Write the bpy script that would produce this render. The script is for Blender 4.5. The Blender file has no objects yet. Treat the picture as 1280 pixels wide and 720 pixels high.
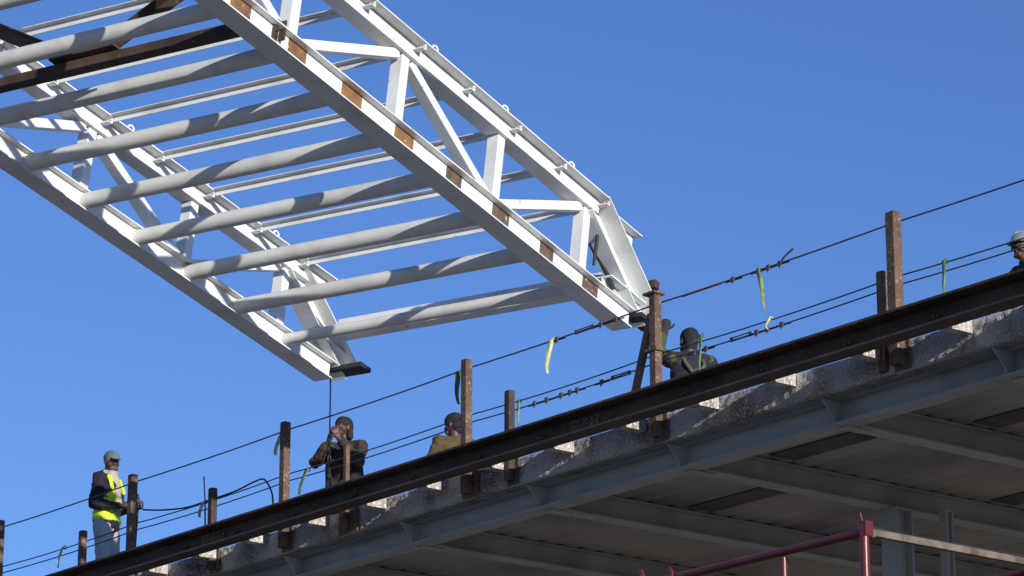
import bpy, bmesh, math, random
from mathutils import Vector, Matrix, noise
random.seed(7)
RAD = math.radians
C = bpy.context.scene.collection
sc = bpy.context.scene

# ------------------------------------------------------------------ camera, sky, sun, exposure
cam = bpy.data.cameras.new('camera'); camo = bpy.data.objects.new('camera', cam); C.objects.link(camo)
cam.sensor_width = 36; cam.lens = 4230/1280*36; cam.clip_start = .5; cam.clip_end = 6000
camo.location = (0, 0, 1.6); camo.rotation_euler = (RAD(90+16.8), 0, 0)
sc.camera = camo
SUN_AZ, SUN_EL = RAD(-58.5), RAD(13.2)
world = bpy.data.worlds.new('World'); sc.world = world; world.use_nodes = True
wn = world.node_tree; bg = wn.nodes['Background']
sky = wn.nodes.new('ShaderNodeTexSky'); sky.sky_type = 'NISHITA'; sky.sun_disc = False
sky.sun_elevation = SUN_EL; sky.sun_rotation = RAD(90)-SUN_AZ
sky.air_density = 1; sky.dust_density = 0; sky.ozone_density = 4
tint = wn.nodes.new('ShaderNodeMix'); tint.data_type = 'RGBA'; tint.blend_type = 'MULTIPLY'
tint.inputs[0].default_value = 1; tint.inputs[7].default_value = (.86, .97, 1.38, 1)
wn.links.new(sky.outputs[0], tint.inputs[6]); wn.links.new(tint.outputs[2], bg.inputs[0])
bg.inputs[1].default_value = .10
sl = bpy.data.lights.new('sun', 'SUN'); slo = bpy.data.objects.new('sun', sl); C.objects.link(slo)
sl.energy = 5; sl.angle = RAD(.5); sl.color = (1, .95, .87)
sd = Vector((math.cos(SUN_AZ)*math.cos(SUN_EL), math.sin(SUN_AZ)*math.cos(SUN_EL), math.sin(SUN_EL)))
slo.rotation_euler = sd.to_track_quat('Z', 'Y').to_euler(); slo.location = (20, -20, 30)
vs = sc.view_settings
vs.view_transform = 'Standard'; vs.look = 'None'; vs.gamma = 1; vs.exposure = .12; vs.use_curve_mapping = False
sc.render.engine = 'CYCLES'; sc.render.filter_size = 1.9
sc.cycles.max_bounces = 6

# ------------------------------------------------------------------ materials
def mat(name, col, rough=.6, metal=0, col2=None, scale=8, contrast=(.4, .65), bump=0, bscale=60, spots=None, sscale=40, sthr=(.62, .7), stretch=None):
    m = bpy.data.materials.new(name); m.use_nodes = True; nt = m.node_tree
    b = nt.nodes['Principled BSDF']; b.inputs['Roughness'].default_value = rough; b.inputs['Metallic'].default_value = metal
    b.inputs['Base Color'].default_value = (*col, 1)
    tc = nt.nodes.new('ShaderNodeTexCoord'); vec = tc.outputs['Object']
    if stretch:
        mp = nt.nodes.new('ShaderNodeMapping'); mp.inputs['Scale'].default_value = stretch
        nt.links.new(vec, mp.inputs[0]); vec = mp.outputs[0]
    def ramped(s, lo, hi, det=5):
        n = nt.nodes.new('ShaderNodeTexNoise'); n.inputs['Scale'].default_value = s; n.inputs['Detail'].default_value = det
        nt.links.new(vec, n.inputs['Vector'])
        r = nt.nodes.new('ShaderNodeMapRange'); r.inputs[1].default_value = lo; r.inputs[2].default_value = hi
        nt.links.new(n.outputs[0], r.inputs[0]); return r.outputs[0]
    def mix(f, a, c):
        x = nt.nodes.new('ShaderNodeMix'); x.data_type = 'RGBA'; nt.links.new(f, x.inputs[0])
        if isinstance(a, tuple): x.inputs[6].default_value = (*a, 1)
        else: nt.links.new(a, x.inputs[6])
        x.inputs[7].default_value = (*c, 1); return x.outputs[2]
    out = None
    if col2:
        out = mix(ramped(scale, *contrast), col, col2)
    if spots:
        out = mix(ramped(sscale, *sthr, 3), out if out else col, spots)
    if out: nt.links.new(out, b.inputs['Base Color'])
    if bump:
        n = nt.nodes.new('ShaderNodeTexNoise'); n.inputs['Scale'].default_value = bscale; n.inputs['Detail'].default_value = 6
        nt.links.new(vec, n.inputs['Vector'])
        bp_ = nt.nodes.new('ShaderNodeBump'); bp_.inputs['Strength'].default_value = bump; bp_.inputs['Distance'].default_value = .02
        nt.links.new(n.outputs[0], bp_.inputs['Height']); nt.links.new(bp_.outputs[0], b.inputs['Normal'])
    return m
M = dict(
    paint=mat('painted_steel', (.73, .74, .725), .42, 0, (.52, .515, .485), 2.6, (.50, .80), .06, 40, (.33, .27, .21), 11, (.66, .80)),
    tube=mat('painted_tube', (.66, .66, .62), .5, 0, (.52, .52, .49), 4, (.45, .75), .05, 30),
    primer=mat('bare_primer_patch', (.27, .135, .045), .75, 0, (.14, .072, .036), 7, (.35, .65), .1, 50, (.62, .60, .55), 17, (.66, .69)),
    primer2=mat('weathered_primer_patch', (.085, .058, .044), .8, 0, (.15, .092, .06), 9, (.42, .65), .1, 50, (.55, .52, .48), 17, (.67, .70)),
    rust=mat('rusted_steel', (.088, .055, .038), .85, 0, (.155, .095, .062), 7, (.4, .65), .5, 60, (.36, .29, .22), 38, (.6, .72)),
    rustdark=mat('dark_mill_scale', (.040, .025, .018), .7, 0, (.095, .055, .036), 2.2, (.42, .68), .3, 50, (.15, .11, .085), 16, (.62, .76)),
    fire=mat('sprayed_fireproofing', (.24, .25, .27), .95, 0, (.15, .13, .125), 5, (.38, .68), .9, 70, (.55, .55, .55), 46, (.58, .70)),
    outr=mat('oversprayed_outrigger', (.42, .38, .34), .9, 0, (.26, .20, .16), 9, (.42, .62), .7, 60, (.66, .65, .62), 40, (.52, .62)),
    firerust=mat('oversprayed_rusty_steel', (.15, .088, .060), .9, 0, (.50, .485, .46), 1.5, (.36, .56), 1.0, 75, (.70, .69, .67), 62, (.52, .68)),
    girder=mat('primed_grey_steel', (.37, .38, .375), .6, 0, (.26, .265, .26), 2.2, (.4, .7), .08, 30, (.33, .34, .34), 16, (.62, .75)),
    deck=mat('galvanised_deck', (.31, .275, .235), .6, 0, (.16, .145, .125), .9, (.45, .68), .1, 20),
    colm=mat('primed_column_steel', (.42, .43, .43), .65, 0, (.30, .31, .31), 2, (.4, .7), .1, 30),
    panel=mat('opening_darkness', (.055, .042, .036), .8, 0, (.11, .085, .07), 3, (.4, .7)),
    joist=mat('primed_joist_steel', (.40, .385, .36), .65, 0, (.27, .26, .24), 2, (.4, .7), .1, 30),
    concrete=mat('concrete', (.33, .32, .30), .9, 0, (.26, .25, .235), 2, (.4, .7), .3, 40),
    black=mat('black_rubber', (.018, .018, .02), .6),
    wire=mat('wire_rope', (.10, .095, .10), .6, .2, (.055, .05, .05), 60, (.4, .6)),
    redtape=mat('red_tape', (.22, .035, .035), .6),
    tapeg=mat('flagging_tape', (.24, .29, .07), .5, 0, (.10, .16, .04), 20, (.4, .6)),
    taped=mat('dark_flagging_tape', (.05, .10, .03), .5, 0, (.09, .15, .04), 20, (.4, .6)),
    tapew=mat('pale_flagging_tape', (.55, .56, .26), .5, 0, (.38, .42, .12), 20, (.4, .6)),
    red=mat('red_enamel', (.115, .012, .009), .36, 0, (.075, .010, .008), 8, (.45, .7), .05, 40, (.13, .05, .04), 30, (.68, .78)),
    tan=mat('worn_tan_bar', (.17, .135, .10), .75, 0, (.08, .055, .04), 9, (.4, .65), .2, 50),
    ground=mat('packed_dirt', (.22, .21, .195), .95, 0, (.16, .15, .14), .3, (.4, .65), .3, 3),
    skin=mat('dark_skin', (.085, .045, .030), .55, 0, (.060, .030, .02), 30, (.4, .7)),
    skin2=mat('tanned_skin', (.22, .12, .08), .55, 0, (.17, .085, .055), 30, (.4, .7)),
    eye=mat('eye_white', (.5, .48, .45), .3), iris=mat('dark_iris', (.02, .015, .01), .3),
    hivis=mat('hi_vis_fabric', (.60, .80, .04), .75, 0, (.48, .64, .03), 12, (.4, .7), .35, 25),
    reflect=mat('reflective_tape', (.55, .56, .55), .4),
    navy=mat('dark_navy_cloth', (.011, .010, .016), .9, 0, (.019, .017, .024), 14, (.4, .7), .4, 22),
    beige=mat('beige_hoodie_cloth', (.42, .36, .27), .95, 0, (.32, .27, .20), 14, (.4, .7), .4, 22),
    denim=mat('faded_denim', (.46, .47, .48), .9, 0, (.31, .33, .36), 7, (.35, .7), .4, 22),
    duck=mat('shaded_brown_canvas', (.045, .030, .020), .9, 0, (.026, .018, .012), 9, (.4, .7), .45, 22),  # brown canvas with the truss shade on its wearer darkened into the colour
    mustard=mat('mustard_canvas', (.085, .058, .020), .9, 0, (.055, .037, .013), 9, (.4, .7), .45, 22),
    olive=mat('green_hi_vis_sleeve', (.055, .085, .022), .9, 0, (.03, .05, .014), 9, (.4, .7), .45, 22),
    capg=mat('grey_blue_cap', (.13, .155, .17), .85, 0, (.085, .10, .115), 20, (.4, .7), .2, 40),
    hat=mat('pale_hard_hat', (.20, .225, .24), .4, 0, (.15, .17, .18), 10, (.4, .7)),
    strapm=mat('harness_webbing', (.10, .085, .06), .85, 0, (.06, .05, .04), 30, (.4, .7)),
    boot=mat('work_boot_leather', (.12, .075, .04), .8), glove=mat('dark_glove', (.022, .02, .02), .85),
    hair=mat('black_hair', (.012, .010, .010), .8, 0, None, bump=.6, bscale=80),
)

# ------------------------------------------------------------------ mesh helpers
class MB:
    def __init__(s): s.v = []; s.f = []; s.m = []; s.sm = []
    def add(s, vs, fs, mi=0, smooth=False):
        k = len(s.v); s.v += [Vector(p) for p in vs]
        for f in fs: s.f.append([i+k for i in f]); s.m.append(mi); s.sm.append(smooth)
    def box(s, x0, x1, y0, y1, z0, z1, mi=0):
        vs = [(x, y, z) for z in (z0, z1) for y in (y0, y1) for x in (x0, x1)]
        s.add(vs, [(0,2,3,1),(4,5,7,6),(0,1,5,4),(2,6,7,3),(0,4,6,2),(1,3,7,5)], mi); return s
    def prof(s, pts, p0, p1, A, B, mi=0, mis=None):           # closed 2-D outline swept from p0 to p1
        p0, p1, A, B = map(Vector, (p0, p1, A, B)); n = len(pts)
        vs = [p0+A*a+B*b for a, b in pts]+[p1+A*a+B*b for a, b in pts]
        k = len(s.v); s.v += vs
        for i in range(n):
            j = (i+1) % n; s.f.append([k+i, k+j, k+n+j, k+n+i]); s.m.append(mis[i] if mis else mi); s.sm.append(False)
        s.f.append([k+i for i in range(n)][::-1]); s.m.append(mi); s.sm.append(False)
        s.f.append([k+n+i for i in range(n)]); s.m.append(mi); s.sm.append(False); return s
    def bar(s, p0, p1, w, h, up=(0, 0, 1), mi=0):
        p0, p1 = Vector(p0), Vector(p1); d = (p1-p0).normalized(); a = d.cross(Vector(up)).normalized(); b = a.cross(d)
        return s.prof([(-w/2,-h/2),(w/2,-h/2),(w/2,h/2),(-w/2,h/2)], p0, p1, a, b, mi)
    def tube(s, path, r, n=12, mi=0, cap=True):
        P = [Vector(p) for p in path]; rs = r if isinstance(r, (list, tuple)) else [r]*len(P)
        k = len(s.v); a = None
        for i, p in enumerate(P):
            d = (P[min(i+1, len(P)-1)]-P[max(i-1, 0)]).normalized()
            if a is None:
                a = d.cross(Vector((0, 0, 1)));
                if a.length < .1: a = d.cross(Vector((1, 0, 0)))
            a = (a-d*a.dot(d)).normalized(); b = d.cross(a)
            for t in range(n):
                th = 2*math.pi*t/n; s.v.append(p+(a*math.cos(th)+b*math.sin(th))*rs[i])
        for i in range(len(P)-1):
            for t in range(n):
                u = (t+1) % n; s.f.append([k+i*n+t, k+i*n+u, k+(i+1)*n+u, k+(i+1)*n+t]); s.m.append(mi); s.sm.append(True)
        if cap:
            e = k+(len(P)-1)*n; q = len(s.v); s.v += [s.v[k+t].copy() for t in range(n)]+[s.v[e+t].copy() for t in range(n)]
            s.f.append([q+t for t in range(n)][::-1]); s.m.append(mi); s.sm.append(False)
            s.f.append([q+n+t for t in range(n)]); s.m.append(mi); s.sm.append(False)
        return s
    def torus(s, c, R, r, ax=(1, 0, 0), n=16, mi=0):
        ax = Vector(ax).normalized(); a = ax.orthogonal().normalized(); b = ax.cross(a); c = Vector(c)
        k = len(s.v); m = 8
        for i in range(n):
            t = 2*math.pi*i/n; d = a*math.cos(t)+b*math.sin(t)
            for j in range(m):
                q = 2*math.pi*j/m; s.v.append(c+d*(R+r*math.cos(q))+ax*r*math.sin(q))
        for i in range(n):
            for j in range(m):
                s.f.append([k+i*m+j, k+i*m+(j+1) % m, k+((i+1) % n)*m+(j+1) % m, k+((i+1) % n)*m+j]); s.m.append(mi); s.sm.append(True)
        return s
    def build(s, name, mats, parent=None, bevel=0):
        me = bpy.data.meshes.new(name); me.from_pydata(s.v, [], s.f)
        for m in (mats if isinstance(mats, list) else [mats]): me.materials.append(m)
        me.polygons.foreach_set('material_index', s.m); me.polygons.foreach_set('use_smooth', s.sm)
        bm = bmesh.new(); bm.from_mesh(me); bmesh.ops.recalc_face_normals(bm, faces=bm.faces); bm.to_mesh(me); bm.free()
        o = bpy.data.objects.new(name, me); C.objects.link(o)
        if bevel:
            bv = o.modifiers.new('bevel', 'BEVEL'); bv.width = bevel; bv.segments = 2; bv.limit_method = 'ANGLE'
        if parent: o.parent = parent
        return o
def tag(o, label=None, cat=None, group=None, kind=None):
    if label: o['label'] = label
    if cat: o['category'] = cat
    if group: o['group'] = group
    if kind: o['kind'] = kind
    return o
def empty(name, label, cat, M4=None, group=None):
    o = bpy.data.objects.new(name, None); C.objects.link(o); o.empty_display_size = .3
    if M4 is not None: o.matrix_world = M4
    return tag(o, label, cat, group)
def wsec(d, b, tf, tw, b2=None):                              # I outline, centred on web, base at 0
    c = b2 or b
    return [(-b/2,0),(b/2,0),(b/2,tf),(tw/2,tf),(tw/2,d-tf),(c/2,d-tf),(c/2,d),(-c/2,d),(-c/2,d-tf),(-tw/2,d-tf),(-tw/2,tf),(-b/2,tf)]

# site frame: s along the deck edge (towards the right), i inwards, z up
SA = RAD(-51.6)
SITE = Matrix.Translation((-.3834, 29.4926, 0)) @ Matrix.Rotation(SA, 4, 'Z')
def S(s, i, z): return SITE @ Vector((s, i, z))
def site(s=0, i=0, z=0): return Matrix.Translation(S(s, i, z)) @ Matrix.Rotation(SA, 4, 'Z')

# ------------------------------------------------------------------ ground
g = MB(); g.add([(-2500,-2500,0),(2500,-2500,0),(2500,2500,0),(-2500,2500,0)], [(0,1,2,3)])
tag(g.build('ground', M['ground']), kind='structure')

# ------------------------------------------------------------------ steel building
B = empty('steel_building', 'unfinished steel building floor with grey edge girder and dark deck underside', 'building', site())
S0, S1, DEPTH = -16, 11, 20
def bpart(mb, name, m, bevel=0): return mb.build(name, m, B, bevel)
# slab and corrugated deck underside
slab = MB(); slab.box(S0, S1, .03, DEPTH, 8.60, 8.755); bpart(slab, 'floor_slab', M['concrete'])
dk = MB(); x = .05
while x < DEPTH-.3:
    a, b, c_, d = x, x+.09, x+.15, x+.24
    zt, zb = 8.562, 8.545
    dk.add([(S0,a,zb),(S1,a,zb),(S0,b,zb),(S1,b,zb)], [(0,1,3,2)])
    dk.add([(S0,b,zb),(S1,b,zb),(S0,b+.03,zt),(S1,b+.03,zt)], [(0,1,3,2)])
    dk.add([(S0,b+.03,zt),(S1,b+.03,zt),(S0,c_+.0,zt),(S1,c_+.0,zt)], [(0,1,3,2)])
    dk.add([(S0,c_,zt),(S1,c_,zt),(S0,d-.03,zb),(S1,d-.03,zb)], [(0,1,3,2)])
    dk.add([(S0,d-.03,zb),(S1,d-.03,zb),(S0,d,zb),(S1,d,zb)], [(0,1,3,2)])
    x = d
bpart(dk, 'metal_deck', M['deck'])
# edge plate, rough with overspray: a displaced sheet with a returned back
fa = MB(); ns = int((S1-S0)/.024); rows = 12
def fz(j): return 8.535+.232*j/(rows-1)
for k in range(ns+1):
    s_ = S0+k*.024
    for j in range(rows):
        z_ = fz(j); q = noise.fractal((s_*5.0, z_*9, 3), 1, 2, 3)*.014+noise.noise((s_*34, z_*34, 1))*.016+noise.noise((s_*15, z_*15, 8))*.010
        if j in (0, rows-1): q *= .4
        fa.v.append(Vector((s_, -.012-max(q, -.008), z_+noise.noise((s_*11, 7, j))*.006)))
    fa.v.append(Vector((s_, .028, fz(rows-1)))); fa.v.append(Vector((s_, .028, 8.535)))
w_ = rows+2
for k in range(ns):
    for j in range(w_):
        fa.f.append([k*w_+j, k*w_+(j+1) % w_, (k+1)*w_+(j+1) % w_, (k+1)*w_+j]); fa.m.append(0); fa.sm.append(j < rows-1)
bpart(fa, 'edge_plate', M['firerust'])
# edge girder, joists under the deck, stiffeners at each
GI = .27
gd = MB(); gd.prof(wsec(.205, .20, .014, .012, .24), (S0, GI, 8.335), (S1, GI, 8.335), (0,1,0), (0,0,1))
gir = bpart(gd, 'edge_girder', M['girder'])
sf = MB(); sf.box(S0, S1, .0285, GI-.12, 8.528, 8.542); bpart(sf, 'overhang_soffit', M['fire'])
STIFF = [.786+1.87*k for k in range(-8, 6)]
for s_ in STIFF:
    st = MB(); st.prof([(.03, 8.526),(GI-.007, 8.526),(GI-.007, 8.35),(GI-.10, 8.35),(GI-.115,8.40)], (s_-.006, 0, 0), (s_+.006, 0, 0), (0,1,0), (0,0,1))
    st.build('stiffener', M['girder'], gir)
    jo = MB(); jo.prof(wsec(.205, .17, .013, .01), (s_, GI+.125, 8.335), (s_, DEPTH, 8.335), (1,0,0), (0,0,1))
    bpart(jo, 'joist', M['joist'])
    cl = MB(); cl.box(s_-.05, s_+.05, GI+.0, GI+.26, 8.318, 8.332); bpart(cl, 'seat_plate', M['joist'])
# inner girder lines with columns
for gi in (6.5, 11.5):
    q = MB(); q.prof(wsec(.33, .2, .016, .012), (S0, gi, 8.0), (S1, gi, 8.0), (0,1,0), (0,0,1)); bpart(q, 'inner_girder', M['joist'])
def column(s_, i_, w):
    q = MB(); q.prof(wsec(w, w, .018, .014), (s_, i_-w/2, 0), (s_, i_-w/2, 8.318), (1,0,0), (0,1,0)); q.box(s_-w*.52, s_+w*.52, i_-w*.52, i_+w*.52, 8.3185, 8.333)
    bpart(q, 'column', M['colm'])
for s_, i_, w in ((2.68, 2.68, .20), (2.92, 3.05, .09), (-4.8, 2.62, .27), (10.1, 2.62, .27)): column(s_, i_, w)
# darkness of deck openings between joists, painted as thin flush sheets
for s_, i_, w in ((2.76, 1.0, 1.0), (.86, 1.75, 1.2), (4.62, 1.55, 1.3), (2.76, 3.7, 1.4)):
    q = MB(); q.box(s_+.1, s_+.1+w, i_, i_+.30, 8.532, 8.543); bpart(q, 'opening_dark_sheet', M['panel'])
lf = MB(); lf.box(S0, S1, .4, DEPTH, 4.0, 4.2); bpart(lf, 'bounce_blocking_floor', M['concrete'])  # unseen slab added to keep ground bounce off the deck underside
bw = MB(); bw.box(S0, S1, DEPTH, DEPTH+.2, 0, 8.6); bpart(bw, 'darkening_back_wall', M['concrete'])  # unseen wall added to close the back and keep the interior dark
# outriggers that carry the edge beam
OUT = [-9.6,-8.66,-7.72,-6.79,-5.85,-4.92,-4.01,-3.14,-2.15,-1.22,-.31,.64,1.505,2.457,3.375,4.295,5.293,6.248,7.2,8.13,9.06]
for k, s_ in enumerate(OUT):
    q = MB(); b0 = -.327; z0 = 8.665
    q.box(s_-.10, s_, b0, -.02, z0, z0+.012)
    q.prof([(b0, z0+.012),(-.02, z0+.012),(-.02, z0+.205),(b0, z0+.165)], (s_-.012, 0, 0), (s_, 0, 0), (0,1,0), (0,0,1))
    bpart(q, 'outrigger', M['outr'] if 'outr' in M else M['fire'])

# ------------------------------------------------------------------ edge beam carried by the outriggers
eb = MB()
ch = [(-.33, 8.645),(-.33, 8.852),(-.50, 8.852),(-.50, 8.832),(-.345, 8.826),(-.345, 8.672),(-.50, 8.664),(-.50, 8.645)]
eb.prof(ch, (-15, 0, 0), (10.5, 0, 0), (0,1,0), (0,0,1))
o = eb.build('edge_channel', M['rustdark']); o.matrix_world = site(); tag(o, 'long dark rusty steel channel running along the deck edge on outriggers', 'steel beam')

for s_ in (-9.1, -3.6, 2.05, 7.6):
    q = MB(); q.box(s_-.19, s_+.19, -.358, -.3455, 8.69, 8.81)
    for a in (-.14, -.05, .05, .14):
        for zz in (8.72, 8.78): q.tube([(s_+a, -.358, zz), (s_+a, -.378, zz)], .016, 6)
    sp = q.build('splice_plate', M['rust']); sp.parent = o
for s_ in OUT:
    q = MB()
    for a in (-.075, -.03): q.tube([(s_+a, -.345, 8.75), (s_+a, -.366, 8.75)], .014, 6)
    sp = q.build('bolt_pair', M['rust']); sp.parent = o

# ------------------------------------------------------------------ guardrail posts
def post(s_, top, w, label, z0=8.56, i=0., plate=.17, rustm='rust', bottom=None, extra=None):
    s_ += .065
    r = empty('guardrail_post', label, 'post', site(s_, i, z0), 'rusty guardrail posts along the deck edge')
    h = top-z0
    q = MB(); t = .012
    q.prof([(-w/2,-w/2),(w/2,-w/2),(w/2,w/2),(w/2-t,w/2),(w/2-t,-w/2+t),(-w/2+t,-w/2+t),(-w/2+t,w/2),(-w/2,w/2)], (0,-w/2-.045,0), (0,-w/2-.045,h), (1,0,0), (0,1,0))
    q.box(-w/2+.002, w/2-.002, -w+.002-.045, -.047, h, h+.008)
    q.build('shaft', M[rustm], r, .004)
    q = MB(); q.box(-plate/2, plate/2, -.043, -.030, -.03, .27); q.build('base_plate', M['rust'], r, .003)
    return r
tall = {-8.28: 'tall rusty guardrail post cut off by the left picture edge', -5.60: 'tall rusty guardrail post beside the worker in the yellow vest',
        -2.86: 'tall rusty post with a tape ribbon just left of the tag line worker',
        0.: 'tall speckled guardrail post in front of the worker in the mustard jacket',
        2.60: 'tall guardrail post with a flat cap and a leaning brace under the truss end',
        5.45: 'tall thick post at the right with a dark stub close beside it'}
for s_, lb in tall.items():
    p_ = post(s_, 9.79, .076 if s_ < 5 else .09, lb, plate=.17 if s_ not in (0., ) else .22)
    if s_ == 2.60:
        q = MB(); q.box(-.10, .055, -.14, -.01, 1.239, 1.262); q.build('cap_plate', M['rust'], p_, .004)
        q = MB(); q.box(-.09, .06, -.13, -.035, .74, .768); q.build('cleat', M['rust'], p_, .004)
        q = MB(); q.bar((-.05, -.08, 1.08), (-.40, -.06, .16), .065, .045, (0, 1, 0)); q.build('brace', M['rust'], p_, .004)
short = {-6.55: 'short rusty stub post behind the legs of the worker in the yellow vest', -4.11: 'short dark stub post beside the thin red tipped rod',
         -1.93: 'short rusty stub post in front of the worker holding the tag line',
         .617: 'short black stub post under the slack of the lower cables', 5.24: 'short dark stub post hugging the thick tall post at the right'}
for s_, lb in short.items():
    post(s_ if s_ != -1.93 else s_+.07, 9.37, {5.24: .07, -1.93: .045}.get(s_, .068), lb, i=.0 if s_ != 5.24 else .06, plate=.16 if s_ != -1.93 else .30, rustm='rustdark' if s_ in (.617, -4.11) else 'rust')

# ------------------------------------------------------------------ guard cables
def cable(pts, r, name, label, cat='cable', m='wire', n=8, group=None):
    q = MB(); q.tube([S(*p) for p in pts], r, n); o = q.build(name, M[m]); tag(o, label, cat, group); return o
def span(z, i, sag, s_list):
    out = []
    for a, b in zip(s_list[:-1], s_list[1:]):
        for k in range(8):
            t = k/8; out.append((a+(b-a)*t, i, z-sag*4*t*(1-t)))
    out.append((s_list[-1], i, z)); return out
TS = [-14, -11.1, -8.31, -5.6, -2.86, 0, 2.6, 5.45, 8.3, 10.5]
def clip_part(parent, s_, i, z, kind, ang=0):
    q = MB()
    if kind == 'clip':
        q.torus((s_, i, z), .014, .006, (1, 0, 0), 10); q.box(s_-.018, s_+.018, i-.017, i-.005, z-.032, z+.011); q.tube([(s_-.008, i-.008, z-.02), (s_-.008, i-.008, z-.046)], .006, 6)
        q.tube([(s_-.10, i+.004, z-.012), (s_+.10, i+.004, z-.014)], .006, 6); name = 'cable_clip'
    elif kind == 'turn':
        q.bar((s_-.11, i, z+.014), (s_+.11, i, z+.014), .009, .008); q.bar((s_-.11, i, z-.014), (s_+.11, i, z-.014), .009, .008)
        q.box(s_-.125, s_-.105, i-.008, i+.008, z-.019, z+.019); q.box(s_+.105, s_+.125, i-.008, i+.008, z-.019, z+.019); name = 'turnbuckle'
    elif kind == 'tail':
        q.tube([(s_, i, z), (s_+.06, i-.01, z+.035), (s_+.17, i-.015, z+.075)], .008, 6); name = 'cable_tail'
    else:
        q.tube([(s_-.24, i, z-.002), (s_+.24, i, z-.002)], .0105, 8); name = 'tape_wrap'
    o = q.build(name, M['redtape' if kind == 'wrap' else 'wire']); o.matrix_world = SITE; 
    mw = o.matrix_world.copy(); o.parent = parent; o.matrix_world = mw
top = cable(span(9.755, .008, .012, TS), .0075, 'guard_cable', 'topmost steel guard cable strung between the tops of the tall posts', group='guard cables')
for k, s_ in (('clip', 1.25), ('turn', 1.62), ('clip', 1.85), ('clip', 2.05), ('wrap', 3.15), ('clip', 3.55), ('clip', 3.86), ('clip', 3.98), ('clip', 4.12), ('tail', 4.12)):
    clip_part(top, s_, .008, 9.747, k)
md = cable(span(9.312, .008, .022, TS), .0065, 'guard_cable', 'upper one of the two close guard cables at mid height of the posts', group='guard cables')
lw_pts = []
for p in span(9.243, .012, .02, TS):
    lw_pts.append(p)
lw = cable(lw_pts, .0065, 'guard_cable', 'lower one of the two close guard cables, lumpy with clips and turnbuckles', group='guard cables')
for k, s_ in (('clip', .93), ('clip', 1.10), ('clip', 1.30), ('clip', 1.42), ('clip', 1.52), ('clip', 1.85), ('turn', 2.1), ('clip', 3.05), ('wrap', 3.2), ('turn', 3.62), ('clip', 3.82), ('clip', 3.95), ('clip', 4.12)):
    if k == 'wrap': k = 'clip'
    clip_part(lw, s_, .012, 9.232, k)
def ribbon(s_, z, L, w, dx, label, m='tapeg', i=-.02, tw=1.2):
    q = MB(); n = 14; ph = .9-tw*.4+random.uniform(-.4, .4)
    pts = []
    for k in range(n+1):
        t = k/n; a = ph+tw*t
        c = Vector((s_+dx*t+.012*math.sin(5*t+ph), i-.03*math.sin(2.4*t), z-L*t)); d = Vector((math.cos(a), math.sin(a), 0))*w/2*.85*(1-.35*t)
        pts += [SITE @ (c-d), SITE @ (c+d)]
    th = Vector((0, 0, 0))
    q.add(pts, [(2*k, 2*k+1, 2*k+3, 2*k+2) for k in range(n)], 0, True)
    q.torus(SITE @ Vector((s_, .008, z)), .016, .007, SITE.to_3x3() @ Vector((1, 0, 0)), 10)
    o = q.build('tape_ribbon', M[m]); so = o.modifiers.new('thick', 'SOLIDIFY'); so.thickness = .0015
    return tag(o, label, 'ribbon', 'flagging tape ribbons tied to the cables')
ribbon(-2.95, 9.74, .22, .055, -.06, 'yellow ribbon on the top cable beside the post left of the tag line worker', 'tapew')
ribbon(-2.52, 9.29, .24, .045, -.07, 'dark green ribbon on the mid cables just left of the tag line worker', 'taped')
ribbon(-.15, 9.745, .32, .06, .05, 'wide green ribbon on the top cable touching the speckled post', 'taped')
ribbon(.72, 9.30, .26, .030, .05, 'thin green ribbon beside the short black stub post', i=-.01)
ribbon(1.19, 9.745, .31, .055, -.01, 'pale yellow ribbon on the top cable left of the truss end', 'tapew')
ribbon(3.88, 9.745, .42, .05, .13, 'long yellow green ribbon blown sideways on the top cable', 'tapeg', tw=2.4)
ribbon(3.16, 9.35, .36, .032, .03, 'olive ribbon hanging by the shoulder of the worker with raised arm', 'taped')
ribbon(3.99, 9.30, .10, .03, .02, 'tiny pale ribbon on the lower cable below the long blown ribbon', 'tapew')
ribbon(5.97, 9.31, .33, .035, .04, 'narrow green ribbon on the mid cables near the right picture edge', 'taped')
ribbon(-6.99, 9.30, .22, .035, -.03, 'faint white ribbon on the low cables at the far left', 'tapew')
ribbon(-4.30, 9.30, .16, .05, -.02, 'crumpled pale ribbon at the short dark stub post', 'tapew')
# black hose and odd rods
def smooth_path(P, m=6):
    P = [Vector(p) for p in P]; out = []
    for k in range(len(P)-1):
        a, b, c, d = P[max(k-1, 0)], P[k], P[k+1], P[min(k+2, len(P)-1)]
        for j in range(m):
            t = j/m; out.append(.5*((2*b)+(c-a)*t+(2*a-5*b+4*c-d)*t*t+(3*b-a-3*c+d)*t**3))
    return out+[P[-1]]
cable(smooth_path([(-5.50, .03, 9.44), (-5.13, .03, 9.37), (-4.68, .03, 9.315), (-4.28, .03, 9.315), (-3.82, .03, 9.32), (-3.45, .02, 9.35), (-3.27, .01, 9.33), (-3.13, .0, 9.18), (-3.07, -.02, 9.02), (-3.03, -.03, 8.78)]), .009, 'power_cable', 'loose black power cable looping over the low guard cables', 'cable', 'black')
q = MB(); q.tube([S(-4.235, -.03, 8.90), S(-4.255, -.03, 9.28)], .008, 8); q.tube([S(-4.255, -.03, 9.28), S(-4.29, -.03, 9.55)], .007, 8, 1)
tag(q.build('marker_rod', [M['black'], M['redtape']]), 'thin upright rod with a reddish tip beside the short dark stub post', 'rod')
cable([(-6.95, -.1, 8.80), (-6.55, .1, 9.08)], .016, 'slack_rope', 'dark slanting rope low beside the stub post at the far left', 'rope', 'black')

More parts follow.
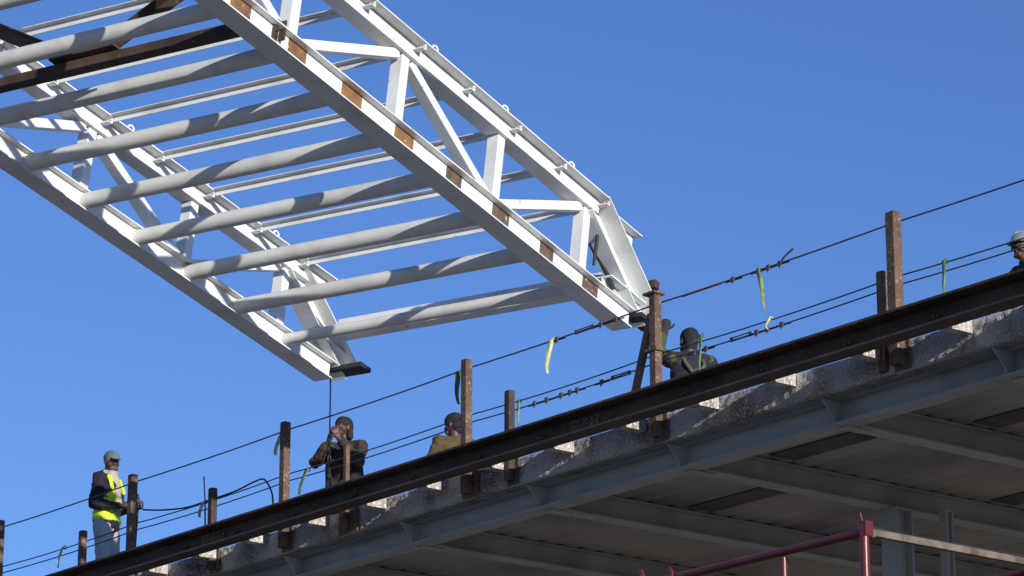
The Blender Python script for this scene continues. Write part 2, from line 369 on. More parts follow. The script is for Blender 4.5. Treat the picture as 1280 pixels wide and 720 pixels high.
# ------------------------------------------------------------------ bridge truss hanging over the deck edge
Lv = Vector((.52072731, .83658341, -.1702095)); Cv = Vector((-.84897169, .52843833, 0)); Uv = Vector((.08994522, .14450305, .9854079))
T0 = Vector((.91607565, 29.79128722, 10.18113161))
TM = Matrix.Translation(T0) @ Matrix((Lv, Cv, Uv)).transposed().to_4x4()
T = empty('bridge_truss', 'white painted steel bridge truss with pipe cross members hoisted above the deck', 'truss', TM)
def tpart(mb, name, m, bevel=.003): return mb.build(name, m, T, bevel)
P = .772; NT = 15; LEND = -P*NT-.1
tl = [-P*(k+1) for k in range(NT-1)]
def clipbox(parent, l, c0, c1, u0, u1):
    q = MB(); q.box(l-.006, l+.006, c0, c1, u0, u1); q.box(l-.05, l-.006, min(c0, c1)+.002, max(c0, c1)-.002, u0, u0+.009)
    for k in (.3, .7):
        cc = c0+(c1-c0)*k; q.tube([(l-.014, cc, (u0+u1)/2), (l+.014, cc, (u0+u1)/2)], .012, 8, 1)
    q.build('clip_angle', [M['paint'], M['wire']], parent)
for far in (0, 1):
    cc = 3.225 if far else -.105; sg = 1 if far else -1          # sg: outwards
    # bottom chord: I section; its near one has bare primer patches on the web opposite each pipe
    q = MB(); edges = [LEND, 0.]
    if not far:
        for l in tl: edges += [l-.05+random.uniform(-.02, .02), l+.21+random.uniform(-.02, .02)]
    else:
        for l in tl: edges += [l-.03, l+.05]
    edges = sorted(edges)
    prof = [(-.105,0),(.105,0),(.105,.012),(-.05,.012),(-.05,.166),(.105,.166),(.105,.178),(-.13,.178),(-.13,.166),(-.062,.166),(-.062,.012),(-.105,.012)]
    for k in range(len(edges)-1):
        patch = k % 2 == 1; idx = 0
        if patch and not far: idx = 1 if edges[k] < -3.5 else 2
        mis = [0]*12
        if patch and not far:
            mis = [0]*12; mis[9] = idx; mis[10] = 0
        q.prof(prof, (edges[k], cc, 0), (edges[k+1], cc, 0), (0,1,0), (0,0,1), 0, mis)
    bc = tpart(q, 'bottom_chord', [M['paint'], M['primer'], M['primer2']], 0)
    # top chord
    q = MB(); UT = .83 if not far else .80; le = -.72 if not far else -.16
    q.box(LEND, le, cc-.095, cc+.075, UT, UT+.125); q.box(LEND, le, cc-.205, cc+.10, UT+.127, UT+.139)
    if not far:  # the flange runs on past the end post
        q.box(le+.01, .13, cc-.06, cc+.17, UT+.165, UT+.175); q.box(le+.01, .10, cc+.03, cc+.04, UT+.04, UT+.163)
    tcd = tpart(q, 'top_chord', M['paint'], 0)
    for l in tl:
        if l+.05 < -.3: clipbox(tcd, l+.07, cc-.097, cc-.195, UT+.07, UT+.126)
    for k in range(10):
        l = (-1.36 if not far else -.10)-1.135*k
        q = MB(); q.torus((l, cc-.17, UT+.166), .032, .010, (.25, 1, 0)); q.box(l-.02, l+.02, cc-.19, cc-.15, UT+.14, UT+.15); q.build('lifting_eye', M['paint'], tcd)
    # verticals and diagonals
    vl = [-.85, -2.335, -3.87]+[-P*(2*k+1)-.01 for k in range(3, 7)]
    for l in vl:
        q = MB(); q.box(l-.055, l+.055, cc-.06, cc+.06, .18, UT-.002); tpart(q, 'vertical_post', M['paint'], .006)
    for k in range(0, 7):
        l = vl[k]
        if k % 2 == 0:   # tops of diagonals at every second vertical
            for dl in (1, -1):
                l2 = l+dl*2*P
                if l2 > -.5 or l2 < LEND+.3: continue
                q = MB(); q.bar((l+dl*.09, cc, UT-.015), (l2-dl*.13, cc, .205), .11, .085, (0, 0, 1)); tpart(q, 'diagonal', M['paint'], .006)
    # order the pattern like the photo: first vertical carries one diagonal down to the second
    # inclined end post: I section, web in the truss plane
    d = Vector((.98, 0, -.64)).normalized(); nrm = Vector((-d.z, 0, d.x)); nrm = nrm if nrm.z > 0 else -nrm
    base = Vector((-.74, cc-.02, UT+.15))
    q = MB(); q.prof([(a, b-.21) for a, b in wsec(.21, .19, .012,   .011, .38 if not far else .29)], base, base+d*1.27, (0,1,0), nrm); ep = tpart(q, 'end_post', M['paint'], 0)
    # bearing stub at the foot
    q = MB(); q.prof(wsec(.17, .21, .012, .012), (-.42, cc, .18), (.30, cc, .18), (0,1,0), (0,0,1)); tpart(q, 'bearing_stub', M['paint'], 0)
    q = MB()
    if far: q.box(.08, .26, 2.86, 3.24, .13, .178)
    else: q.box(.05, .36, -.27, -.10, .135, .178)
    tpart(q, 'bearing_plate', M['black'], .003)
    q = MB(); q.add([(0, 0, 0)], []) ; q = MB(); q.box(-.30, .02, cc-.006, cc+.006, .2, .40); tpart(q, 'gusset_plate', M['paint'], 0)
# pipes between the bottom chords
for l in tl:
    q = MB(); r_ = .072 if l < -1 else .055; q.tube([(l, -.15, .085), (l, 3.163, .085)], r_, 24); q.torus((l, 3.158, .085), r_+.002, .009, (0, 1, 0), 24); tpart(q, 'cross_pipe', M['tube'], 0)
# angles between the top chords
for l in tl:
    l += .07
    if l > -.3: continue
    q = MB(); q.prof([(0, .885),(.008, .885),(.008, .945),(-.05, .945),(-.05, .937),(0, .937)], (l, -.025, 0), (l, 3.02, 0), (1,0,0), (0,0,1)); tpart(q, 'top_cross_angle', M['paint'], 0)
# end cross beam between the end posts
q = MB(); q.box(-.02, .10, .04, 3.12, .435, .62); tpart(q, 'end_cross_beam', M['paint'], .004)
# temporary rusty sway frame
q = MB(); q.prof([(-.04, .045),(.04, .045),(.04, .058),(-.028, .058),(-.028, .13),(.04, .13),(.04, .143),(-.04, .143)], (-5.83, -.15, 0), (-5.83, 3.15, 0), (1,0,0), (0,0,1)); tpart(q, 'sway_beam', M['rustdark'], 0)
for a, b in (((-5.83, 1.42, .17), (-5.83, -.03, .93)), ((-5.83, 1.75, .17), (-5.83, 3.15, .93))):
    q = MB(); q.bar(a, b, .02, .115, (0, 0, 1)); q.bar(Vector(a)+Vector((-.045, 0, .05)), Vector(b)+Vector((-.045, 0, .05)), .09, .014, (0, 0, 1)); tpart(q, 'sway_brace', M['rustdark'], 0)
q = MB(); q.box(-5.92, -5.74, 1.25, 1.92, .166, .186); q.tube([(-5.86, 1.5, .15), (-5.86, 1.5, .2)], .02, 8); tpart(q, 'splice_plate', M['rustdark'], 0)
q = MB(); q.box(-5.70, -5.60, -.225, -.10, .180, .20); q.box(-5.69, -5.63, -.19, -.169, .03, .164); q.box(-5.60, -5.585, -.23, -.06, .06, .24)
for u in (.07, .12): q.tube([(-5.66, -.21, u), (-5.66, -.17, u)], .014, 8)
tpart(q, 'clamp_plate', M['rustdark'], .003)

# sling and hoist rope that hold the truss (above the picture)
def tw(l, c, u): return TM @ Vector((l, c, u))
hook = tw(-5.8, 1.56, 1.0)+Vector((0, 0, 5.5))
q = MB()
for l in (-4.2, -7.4):
    for c in (-.1, 3.22): pass
for l in (-8.6, -6.9):
    for c in (-.105, 3.225): q.tube([tw(l, c, 1.0), hook], .014, 8)
q.tube([hook, hook+Vector((0, 0, 40))], .02, 8); q.torus(hook, .12, .03)
tag(q.build('hoist_sling', M['wire']), 'steel hoist rope and slings carrying the white truss', 'sling')
# dark strap dangling inside the near end of the truss
q = MB(); q.tube([tw(*p) for p in ((-.625, -.15, .74), (-.63, -.15, .60), (-.64, -.15, .44), (-.65, -.15, .355))], [.013, .018, .016, .013], 8); q.tube([tw(*p) for p in ((-.75, -.15, .52), (-.66, -.15, .47), (-.545, -.15, .43), (-.39, -.15, .36), (-.29, -.15, .27))], [.013, .012, .014, .024, .028], 8)
tag(q.build('rigging_strap', M['black']), 'black rigging strap dangling inside the near end of the truss', 'strap')
# small cleat on the end post foot
q = MB(); q.box(.20, .28, -.30, -.20, .49, .57); tpart(q, 'bolted_cleat', M['rustdark'], .004)

# ------------------------------------------------------------------ access lift in front of the building
LH = (12.128, -7.0, 5.156)
LF = empty('scissor_lift', 'red railed lift platform raised beside the building, seen at its top corner', 'lift', Matrix.Translation(S(LH[0], LH[1], 0)) @ Matrix.Rotation(SA, 4, 'Z'))
def lpart(q, n, m, b=0): return q.build(n, m, LF, b)
zt = LH[2]; x0, x1, y0, y1 = -2.5, 0, 0, 1.25
q = MB(); q.tube([(x0, y0, zt-.028), (-.006, y0, zt-.040)], .021, 14); q.tube([(x0, y0, zt-.50), (-.006, y0, zt-.50)], .017, 12)
q.tube([(x0, y0, zt-.045), (x0, y1, zt-.045), (0, y1, zt-.045)], .021, 14); lpart(q, 'top_rail', M['red'])
q = MB(); q.bar((0, .05, zt-.035), (0, y1, zt-.035), .03, .035); q.box(-.016, .016, .022, .06, zt-.06, zt-.02); lpart(q, 'gate_bar', M['tan'], .004)
q = MB(); q.tube([(0, .0, zt-.008), (.0, .3, zt-.014), (.0, .7, zt-.012), (0, y1, zt-.008)], .006, 8); lpart(q, 'gate_chain', M['black'])
for px, py in ((0, 0), (-.56, 0), (-1.20, 0), (-1.92, 0), (x0, 0), (x0, y1), (-1.25, y1), (0, y1)):
    q = MB(); tp_ = zt if px == 0 and py == 0 else zt-.066 if -2.4 < px < -.1 else zt-.01
    r_ = .024 if px in (0, x0) else .019
    q.tube([(px, py, zt-1.1), (px, py, tp_)], r_, 14)
    if px == 0 and py == 0:
        q.box(-.012, .03, -.02, .03, zt-.06, zt+.012); q.tube([(-.004, -.004, zt), (-.014, -.01, zt+.055)], .006, 8)
    lpart(q, 'rail_post', M['red'])
for px, hh in ((-1.36, .035), (-1.58, .06)):
    q = MB(); q.tube([(px, -.02, zt-.2), (px, -.02, zt-.02+hh*.4), (px-.02, -.02, zt-.02+hh)], .012, 8); lpart(q, 'hook_rod', M['red'])
q = MB(); q.box(x0-.03, .03, -.03, y1+.03, zt-1.2, zt-1.1); lpart(q, 'platform', M['rustdark'], .01)
q = MB(); hs = (zt-1.25-.7)/4
for k in range(4):
    a, b = .7+k*hs, .7+(k+1)*hs
    for yy in (.2, 1.05):
        q.bar((x0+.1, yy, a), (-.1, yy, b), .08, .10); q.bar((x0+.1, yy+.09, b), (-.1, yy+.09, a), .08, .10)
lpart(q, 'scissor_arms', M['red'])
q = MB(); q.box(x0, 0, .02, 1.23, .25, .68); lpart(q, 'chassis', M['red'], .03)
for px in (x0+.35, -.35):
    for py in (.1, 1.15):
        q = MB(); q.tube([(px, py-.1, .26), (px, py+.1, .26)], .26, 20); lpart(q, 'wheel', M['black'], .02)

# ------------------------------------------------------------------ people
def capsule(mb, a, b, r1, r2, sx=1, sy=1, flat0=False, flat1=False, axis=None, n=16):
    """closed tapered capsule; sx, sy stretch its section along axis and across it"""
    a, b = Vector(a), Vector(b); d = b-a; L = d.length or 1e-4; d = d/L if d.length > 1e-6 else Vector((0, 0, 1))
    u = Vector(axis) if axis else Vector((1, 0, 0))
    u = u-d*u.dot(d)
    if u.length < .1: u = d.orthogonal()
    u.normalize(); w = d.cross(u)
    rings = []
    if not flat0:
        for k in range(1, 5):
            t = math.pi/2*k/5; rings.append((-r1*math.cos(t), r1*math.sin(t)))
    rings += [(0, r1), (L*.33, r1+(r2-r1)*.33), (L*.66, r1+(r2-r1)*.66), (L, r2)]
    if not flat1:
        for k in range(4, 0, -1):
            t = math.pi/2*k/5; rings.append((L+r2*math.cos(t), r2*math.sin(t)))
    vs = []; fs = []
    for h, r in rings:
        for i in range(n):
            th = 2*math.pi*i/n; vs.append(a+d*h+u*(r*sx*math.cos(th))+w*(r*sy*math.sin(th)))
    for j in range(len(rings)-1):
        for i in range(n):
            k = (i+1) % n; fs.append((j*n+i, j*n+k, (j+1)*n+k, (j+1)*n+i))
    fs.append(tuple(range(n))[::-1]); e = (len(rings)-1)*n; fs.append(tuple(e+i for i in range(n)))
    mb.add(vs, fs, 0, True)
def voxel(mb, name, m, parent, vox=.008, smooth=4, wrinkle=0, seed=0):
    """fuse the overlapping closed pieces into one continuous surface"""
    o = mb.build(name+'_raw', m); r = o.modifiers.new('r', 'REMESH'); r.mode = 'VOXEL'; r.voxel_size = vox; r.use_smooth_shade = True
    sm = o.modifiers.new('s', 'SMOOTH'); sm.iterations = smooth; sm.factor = .5
    dg = bpy.context.evaluated_depsgraph_get(); dg.update()
    me = bpy.data.meshes.new_from_object(o.evaluated_get(dg)); me.name = name
    if wrinkle:
        for v in me.vertices:
            p = v.co; q = noise.fractal((p.x*9+seed, p.y*9, p.z*13), 1, 2, 3)*wrinkle
            v.co = p+v.normal*q
    me.polygons.foreach_set('use_smooth', [True]*len(me.polygons))
    old = o.data; bpy.data.objects.remove(o); bpy.data.meshes.remove(old)
    o = bpy.data.objects.new(name, me); C.objects.link(o)
    if not me.materials: me.materials.append(m)
    o.parent = parent; return o
V = Vector
def hand(mb, w, d, pn, side, curl=.5):
    """palm, four unequal bent fingers and a thumb; d along the hand, pn the palm side, side towards the thumb"""
    d, pn, side = V(d).normalized(), V(pn).normalized(), V(side).normalized(); w = V(w)
    capsule(mb, w-d*.03, w+d*.02, .027, .030, 1.1, .75, axis=side)
    for k in range(4):
        s = side*(.030-.020*k); capsule(mb, w+d*.015+s*.7, w+d*.082+s, .017, .013)
    for k, ln in enumerate((.070, .080, .074, .058)):
        p = w+d*.085+side*(.033-.022*k); a = curl*.5
        for f in (.46, .32, .24):
            q = d*math.cos(a)+pn*math.sin(a); e = p+q*ln*f; capsule(mb, p, e, .0095, .0088, n=10); p = e; a += curl
    p = w+d*.025+side*.030; q1 = (d*.55+side*.75+pn*.25).normalized(); e = p+q1*.045; capsule(mb, p, e, .014, .011, n=10)
    q2 = (d*.85+side*.25+pn*.45*curl).normalized(); capsule(mb, e, e+q2*.034, .0105, .0092, n=10)
def head(mb, hc, fwd, tilt=0):
    """skull, jaw, brow, nose, lips and ears around centre hc, face along fwd"""
    fwd = V(fwd).normalized(); up = V((0, 0, 1)); r = fwd.cross(up).normalized(); up = r.cross(fwd)
    def at(x, y, z): return V(hc)+r*x+fwd*y+up*z
    capsule(mb, at(0, -.022, .028), at(0, .012, .020), .086, .084, .90, 1.05, axis=r)
    capsule(mb, at(0, .022, -.01), at(0, .040, -.075), .066, .040, .98, .95, axis=r)
    capsule(mb, at(-.03, .066, -.072), at(.03, .066, -.072), .024, .024)
    capsule(mb, at(-.036, .076, .022), at(.036, .076, .022), .013, .013)
    capsule(mb, at(0, .082, .012), at(0, .104, -.026), .0085, .0135); capsule(mb, at(-.014, .088, -.028), at(.014, .088, -.028), .009, .009)
    capsule(mb, at(-.020, .084, -.050), at(.020, .084, -.050), .0075, .0075); capsule(mb, at(-.018, .081, -.061), at(.018, .081, -.061), .0075, .0075)
    for s in (-1, 1):
        capsule(mb, at(s*.080, -.002, .014), at(s*.080, .002, -.028), .016, .011, .5, 1, axis=r)
        capsule(mb, at(s*.045, .058, -.018), at(s*.052, .045, -.03), .020, .02)
    return at
def sphere(mb, c, r, mi=0):
    k0 = len(mb.f); capsule(mb, V(c)-V((0, 0, r*.02)), V(c)+V((0, 0, r*.02)), r, r, n=10)
    for k in range(k0, len(mb.f)): mb.m[k] = mi
def person(label, loc, heading, J, top='duck', skin='skin', trousers='denim', headgear='cap', faced=(0, 1, 0), vest=None, gloves=None, scale=1, hands=None, seed=0, sleeves=None, harness=False):
    """heading: world angle of the facing direction; J: joints in body space (x right, y forwards)"""
    R = empty('person', label, 'person', Matrix.Translation(loc) @ Matrix.Rotation(heading-math.pi/2, 4, 'Z') @ Matrix.Scale(scale, 4), 'construction workers on the deck')
    D = dict(pel=(0, 0, .96), waist=(0, 0, 1.10), chest=(0, .01, 1.30), neck=(0, -.005, 1.46), head=(0, .025, 1.635),
             shR=(.185, 0, 1.415), shL=(-.185, 0, 1.415), hipR=(.092, 0, .92), hipL=(-.092, 0, .92), knR=(.105, .03, .50), knL=(-.105, .03, .50),
             anR=(.115, -.02, .09), anL=(-.115, -.02, .09), elR=(.26, -.02, 1.13), elL=(-.26, -.02, 1.13), wrR=(.25, .10, .90), wrL=(-.25, .10, .90))
    D.update(J); D = {k: V(v) for k, v in D.items()}
    def torso(mb, g, z0=0):
        capsule(mb, D['pel']-V((0, 0, z0)), D['waist'], .128+g, .120+g, 1.2, .82, axis=(1, 0, 0)); capsule(mb, D['waist'], D['chest'], .120+g, .140+g, 1.15, .82, axis=(1, 0, 0))
        capsule(mb, D['chest'], D['neck']-V((0, 0, .05)), .140+g, .085+g, 1.15, .82, axis=(1, 0, 0))
        for s in 'RL': capsule(mb, D['neck']-V((0, 0, .055)), D['sh'+s], .07+g, .062+g)
    def arm(mb, s, g, stop=0):
        capsule(mb, D['sh'+s], D['el'+s], .060+g, .044+g); e = D['wr'+s]; d = (e-D['el'+s]).normalized()
        capsule(mb, D['el'+s], e-d*stop, .044+g, .030+g*.8)
    def legs(mb, g, stop=0, flat=False):
        for s in 'RL':
            capsule(mb, D['hip'+s], D['kn'+s], .088+g, .060+g); capsule(mb, D['kn'+s], D['an'+s]+V((0, 0, stop)), .060+g, .040+g*1.6, flat1=flat)
    hd = hands or {}
    mb = MB(); torso(mb, 0); legs(mb, 0)
    for s in 'RL':
        arm(mb, s, 0); capsule(mb, D['an'+s]-V((0, .03, .05)), D['an'+s]+V((0, .16, -.055)), .038, .032, 1.15, .8)
        d = (D['wr'+s]-D['el'+s]).normalized(); hh = hd.get(s, {})
        dd = V(hh.get('d', d)); pn = V(hh.get('pn', (-1 if s == 'R' else 1, 0, 0))); pn = (pn-dd*pn.dot(dd)/dd.dot(dd)).normalized(); sd_ = dd.normalized().cross(pn)
        if sd_.dot(V(hh.get('th', (0, 1, .4)))) < 0: sd_ = -sd_
        hand(mb, D['wr'+s]+dd.normalized()*.02, dd, pn, sd_, hh.get('curl', .7))
    capsule(mb, D['neck']-V((0, 0, .06)), D['head']+V((0, -.02, -.06)), .060, .055)
    at = head(mb, D['head'], faced)
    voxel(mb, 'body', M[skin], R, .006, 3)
    e = MB()
    for s in (-1, 1):
        sphere(e, at(s*.031, .072, .003), .0125, 0); sphere(e, at(s*.031, .0795, .003), .0068, 1)
    e.build('eyes', [M['eye'], M['iris']], R)
    # clothes
    t = MB(); legs(t, .016, .03, True); capsule(t, D['hipR'], D['hipL'], .105, .105, 1, 1); capsule(t, D['pel']+V((0, 0, .04)), D['pel']-V((0, 0, .05)), .142, .130, 1.15, .85, True, axis=(1, 0, 0))
    voxel(t, 'trousers', M[trousers], R, .011, 3, .010, seed)
    b = MB()
    for s in 'RL':
        capsule(b, D['an'+s]-V((0, .035, .045)), D['an'+s]+V((0, .17, -.05)), .050, .042, 1.05, .9); capsule(b, D['an'+s]+V((0, 0, .10)), D['an'+s]-V((0, 0, .03)), .058, .052)
    voxel(b, 'boots', M['boot'], R, .010, 3)
    j = MB(); torso(j, .026, .02)
    if not sleeves:
        for s in 'RL': arm(j, s, .020, .05)
    capsule(j, D['neck']-V((0, .0, .03)), D['neck']+V((0, -.012, .05)), .078, .072, flat1=True)
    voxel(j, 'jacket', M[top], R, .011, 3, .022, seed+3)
    if sleeves:
        for s in 'RL':
            j = MB(); arm(j, s, .021, .05); voxel(j, 'sleeve', M[sleeves], R, .010, 4, .012, seed+5)
    if vest == 'hivis':
        q = MB(); capsule(q, D['pel']+V((0, 0, .0)), D['waist'], .168, .160, 1.2, .84, True, axis=(1, 0, 0)); capsule(q, D['waist'], D['chest']-V((0, 0, .06)), .160, .166, 1.16, .84, axis=(1, 0, 0))
        vo = voxel(q, 'vest', M['hivis'], R, .011, 4, .010, seed+9)
        q = MB(); capsule(q, D['waist']-V((0, 0, .06)), D['waist']-V((0, 0, .005)), .1795, .1785, 1.19, .85, True, True, axis=(1, 0, 0)); 
        q = MB()
        for s in (1, -1):
            capsule(q, (s*.115, -.125, 1.14), (s*.12, -.085, 1.44), .034, .034, 1.5, .6); capsule(q, (s*.12, -.085, 1.44), (s*.115, .07, 1.44), .034, .034, 1.5, .9); capsule(q, (s*.115, .09, 1.42), (s*.13, .125, 1.31), .034, .026, 1.4, .6)
        voxel(q, 'vest_strap', M['hivis'], R, .010, 3, .006)
        q = MB(); capsule(q, (0, .09, 1.08), (0, .10, 1.30), .085, .088, 1.1, .75); capsule(q, (0, .085, 1.30), (0, .055, 1.47), .095, .085, 1.1, .8)
        capsule(q, (-.06, -.01, 1.49), (.06, -.01, 1.49), .05, .05); voxel(q, 'hood', M['beige'], R, .010, 4, .012, 2)
    if vest == 'dark':
        q = MB(); capsule(q, D['pel']-V((0, 0, .06)), D['waist'], .166, .160, 1.2, .84, True, axis=(1, 0, 0)); capsule(q, D['waist'], D['chest'], .160, .170, 1.18, .84, axis=(1, 0, 0)); capsule(q, D['chest'], D['neck']-V((0, 0, .03)), .170, .10, 1.12, .84, axis=(1, 0, 0))
        voxel(q, 'vest', M['navy'], R, .011, 4, .012, seed+9)
    if vest == 'bib':
        q = MB()
        for s in (1, -1):
            capsule(q, (s*.11, -.02, .90), (s*.15, .0, 1.36), .105, .075, .8, 1.15); 
        voxel(q, 'vest', M['navy'], R, .011, 4, .012, seed+9)
    if gloves:
        for s in gloves:
            q = MB(); d = (D['wr'+s]-D['el'+s]).normalized(); hh = hd.get(s, {}); dd = V(hh.get('d', d)).normalized()
            pn = V(hh.get('pn', (-1 if s == 'R' else 1, 0, 0))); pn = (pn-dd*pn.dot(dd)).normalized(); sd_ = dd.cross(pn)
            if sd_.dot(V(hh.get('th', (0, 1, .4)))) < 0: sd_ = -sd_
            w = D['wr'+s]+dd*.02
            capsule(q, w-dd*.05, w+dd*.03, .041, .042, 1.1, .85, axis=sd_); capsule(q, w+dd*.02, w+dd*.085, .043, .045, 1.15, .6, axis=sd_)
            for k, ln in enumerate((.070, .080, .074, .058)):
                p = w+dd*.085+sd_*(.034-.0225*k); a = hh.get('curl', .7)*.5
                for f in (.46, .32, .26):
                    qd = dd*math.cos(a)+pn*math.sin(a); e2 = p+qd*ln*f; capsule(q, p, e2, .0115, .0108, n=10); p = e2; a += hh.get('curl', .7)
            p = w+dd*.025+sd_*.030; q1 = (dd*.55+sd_*.75+pn*.25).normalized(); e2 = p+q1*.05; capsule(q, p, e2, .017, .0135, n=10); capsule(q, e2, e2+(dd*.85+sd_*.25+pn*.3).normalized()*.04, .0128, .0115, n=10)
            voxel(q, 'glove', M['glove'], R, .006, 2)
    if harness:
        q = MB(); zc = D['chest'].z
        for s_ in (1, -1):
            q.tube([(s_*.105, -.03, zc+.175), (s_*.09, -.135, zc+.06), (s_*.02, -.165, zc-.05), (-s_*.08, -.160, zc-.17), (-s_*.13, -.14, zc-.27)], [.018, .020, .020, .020, .018], 6)
            q.tube([(s_*.105, -.03, zc+.175), (s_*.10, .10, zc+.12), (s_*.10, .165, zc-.02), (s_*.09, .165, zc-.22)], [.018, .020, .020, .020], 6)
        q.tube([(s2*.18*1.0, 0, zc-.25) for s2 in (-1, 1)], .01, 6)
        q.torus((0, -.178, zc-.03), .035, .008, (0, 1, 0), 12)
        q.build('harness', M['strapm'], R)
    # head wear
    h = MB(); f = V(faced).normalized()
    if headgear in ('cap', 'beanie', 'hair'):
        m = {'cap': 'capg', 'beanie': 'navy', 'hair': 'hair'}[headgear]
        capsule(h, at(0, -.024, .044), at(0, .010, .040), .0905, .0885, .92, 1.02, axis=f.cross(V((0, 0, 1))))
        if headgear == 'cap':
            capsule(h, at(0, .055, .040), at(0, .135, .028), .050, .050, 1.2, .16, axis=f.cross(V((0, 0, 1))))
        if headgear == 'hair':
            capsule(h, at(0, -.05, .03), at(0, -.05, -.075), .078, .070, 1.05, .8, axis=f.cross(V((0, 0, 1)))); capsule(h, at(.07, -.03, .0), at(.072, -.04, -.09), .03, .035); capsule(h, at(-.07, -.03, .0), at(-.072, -.04, -.09), .03, .035)
        if headgear == 'beanie':
            capsule(h, at(0, -.045, .03), at(0, -.045, -.045), .076, .068, 1.0, .8, axis=f.cross(V((0, 0, 1))))
        # trim everything below the brow in front by keeping the pieces high: the cap sits above the eyes
        voxel(h, {'cap': 'cap', 'beanie': 'knit_cap', 'hair': 'hair'}[headgear], M[m], R, .007, 2, .003)
    if headgear == 'hardhat':
        capsule(h, at(0, -.012, .070), at(0, .0, .070), .108, .108, .92, 1.06, axis=f.cross(V((0, 0, 1))), flat0=False)
        k = MB()
        r = f.cross(V((0, 0, 1))).normalized(); n = 28; rows_ = []
        for j in range(9):
            t = j/8*math.pi/2; rows_.append((math.cos(t), math.sin(t)))
        vs_, fs_ = [], []
        for cx_, sz in rows_:
            for i_ in range(n):
                th = 2*math.pi*i_/n; x, y = .108*cx_*math.cos(th), .130*cx_*math.sin(th)
                vs_.append(at(x, y-.008, .050+.105*sz))
        for j in range(8):
            for i_ in range(n):
                q_ = (i_+1) % n; fs_.append((j*n+i_, j*n+q_, (j+1)*n+q_, (j+1)*n+i_))
        k.add(vs_, fs_, 0, True)
        br = []
        for i_ in range(n):
            th = 2*math.pi*i_/n; e_ = 1.05+.25*max(0, math.sin(th))**2
            br += [at(.108*math.cos(th), .130*math.sin(th)-.008, .050), at(.108*e_*math.cos(th), .130*e_*math.sin(th)-.008, .042)]
        k.add(br, [(2*i_, 2*i_+1, 2*((i_+1) % n)+1, 2*((i_+1) % n)) for i_ in range(n)], 0, True)
        k.tube([at(0, .122, .055), at(0, .064, .143), at(0, -.01, .157), at(0, -.082, .140), at(0, -.135, .055)], .012, 8)
        o = k.build('hard_hat', M['hat'], R); so = o.modifiers.new('t', 'SOLIDIFY'); so.thickness = .004
        k = MB(); 
        for s in (-1, 1): k.tube([at(s*.050, .085, .004), at(s*.012, .100, .004)], .016, 8); k.tube([at(s*.05, .086, .008), at(s*.088, .01, .010)], .004, 6)
        k.build('sunglasses', M['black'], R)
    return R
def ang(x, y): return math.atan2(y, x)
DZ = 8.755
# worker in the yellow vest, turned to the right, hands at the front of the belt
person('worker in a yellow safety vest and grey cap holding a black rope', S(-7.30, .70, DZ), ang(.93, -.37),
       dict(elR=(.25, -.02, 1.12), wrR=(.12, .25, 1.10), elL=(-.24, .03, 1.15), wrL=(-.07, .30, 1.12), head=(.0, .035, 1.63)), 'navy', 'skin', 'denim', 'cap',
       (.62, .8, -.12), 'hivis', hands=dict(R=dict(d=(-.4, 1, .1), pn=(-1, -.3, 0), th=(0, .2, 1), curl=.9), L=dict(d=(.3, 1, .1), pn=(1, -.3, 0), th=(0, .2, 1), curl=.9)), seed=1)
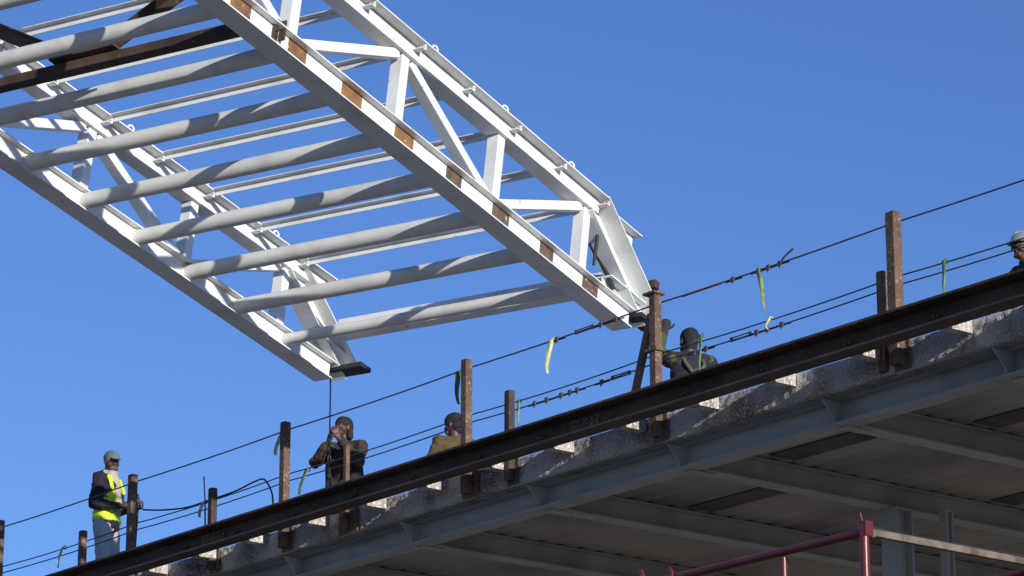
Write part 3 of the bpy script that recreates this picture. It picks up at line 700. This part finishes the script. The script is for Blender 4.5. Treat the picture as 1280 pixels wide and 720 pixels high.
# worker holding the tag line, hands at the chin
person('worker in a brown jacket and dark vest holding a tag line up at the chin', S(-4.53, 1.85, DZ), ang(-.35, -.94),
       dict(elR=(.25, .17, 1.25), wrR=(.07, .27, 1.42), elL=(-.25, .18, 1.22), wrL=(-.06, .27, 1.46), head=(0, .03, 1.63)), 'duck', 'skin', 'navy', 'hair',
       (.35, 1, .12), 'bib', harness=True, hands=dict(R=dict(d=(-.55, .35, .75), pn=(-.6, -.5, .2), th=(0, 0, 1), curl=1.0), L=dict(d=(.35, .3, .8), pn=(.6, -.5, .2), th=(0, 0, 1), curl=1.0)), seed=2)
person('worker in a mustard jacket half hidden behind the tall speckled post', S(-3.68, 2.65, DZ), ang(-.55, .80),
       dict(elR=(.29, .05, 1.12), wrR=(.22, .26, 1.0), elL=(-.29, .05, 1.12), wrL=(-.22, .26, 1.0)), 'mustard', 'skin', 'navy', 'beanie', (-.5, 1, -.1), seed=3)
person('worker in a dark vest raising a gloved hand towards the end of the truss', S(.24, 2.45, DZ), ang(-.30, .95),
       dict(elL=(-.30, .08, 1.50), wrL=(-.215, .14, 1.73), elR=(.225, .07, 1.13), wrR=(.15, .27, 1.05), shL=(-.195, .0, 1.43), head=(0, .03, 1.63)), 'navy', 'skin', 'navy', 'beanie', (-.2, 1, .1), 'dark', gloves='L', sleeves='olive',
       hands=dict(L=dict(d=(.25, .1, 1), pn=(.5, .8, 0), th=(1, 0, 0), curl=1.1)), seed=4, harness=True)
person('worker in a pale hard hat and sunglasses at the right picture edge', S(4.42, 2.60, DZ), ang(-.93, -.36),
       dict(elR=(.27, .0, 1.12), wrR=(.22, .22, 1.0)), 'navy', 'skin', 'denim', 'hardhat', (0, 1, -.05), scale=.945, seed=5)
# the tag line from the truss to the worker's hands, and the rope in the first worker's hands
q = MB(); a_ = tw(.0, 3.14, .02); 
TAG0 = S(-4.53, 1.85, DZ)
hd_ = Matrix.Translation(TAG0) @ Matrix.Rotation(ang(-.35, -.94)-math.pi/2, 4, 'Z') @ V((.03, .31, 1.50))
q.tube([a_, a_.lerp(hd_, .5)+V((0, 0, -.02)), hd_, hd_+V((.0, .02, -.35)), hd_+V((.02, .05, -.75))], .0075, 8)
tag(q.build('tag_line', M['black']), 'dark tag line from the truss corner down to the brown jacket worker', 'rope')
W1 = Matrix.Translation(S(-7.20, .70, DZ)) @ Matrix.Rotation(ang(.93, -.37)-math.pi/2, 4, 'Z')
q = MB(); q.tube([W1 @ V(p) for p in ((.05, .335, 1.22), (.06, .35, 1.16), (.06, .35, 1.10), (.07, .34, .8), (.09, .34, .45), (.06, .38, .15), (-.1, .45, .02))], .011, 8)
tag(q.build('hand_rope', M['black']), 'black rope held by the worker in the yellow vest', 'rope')
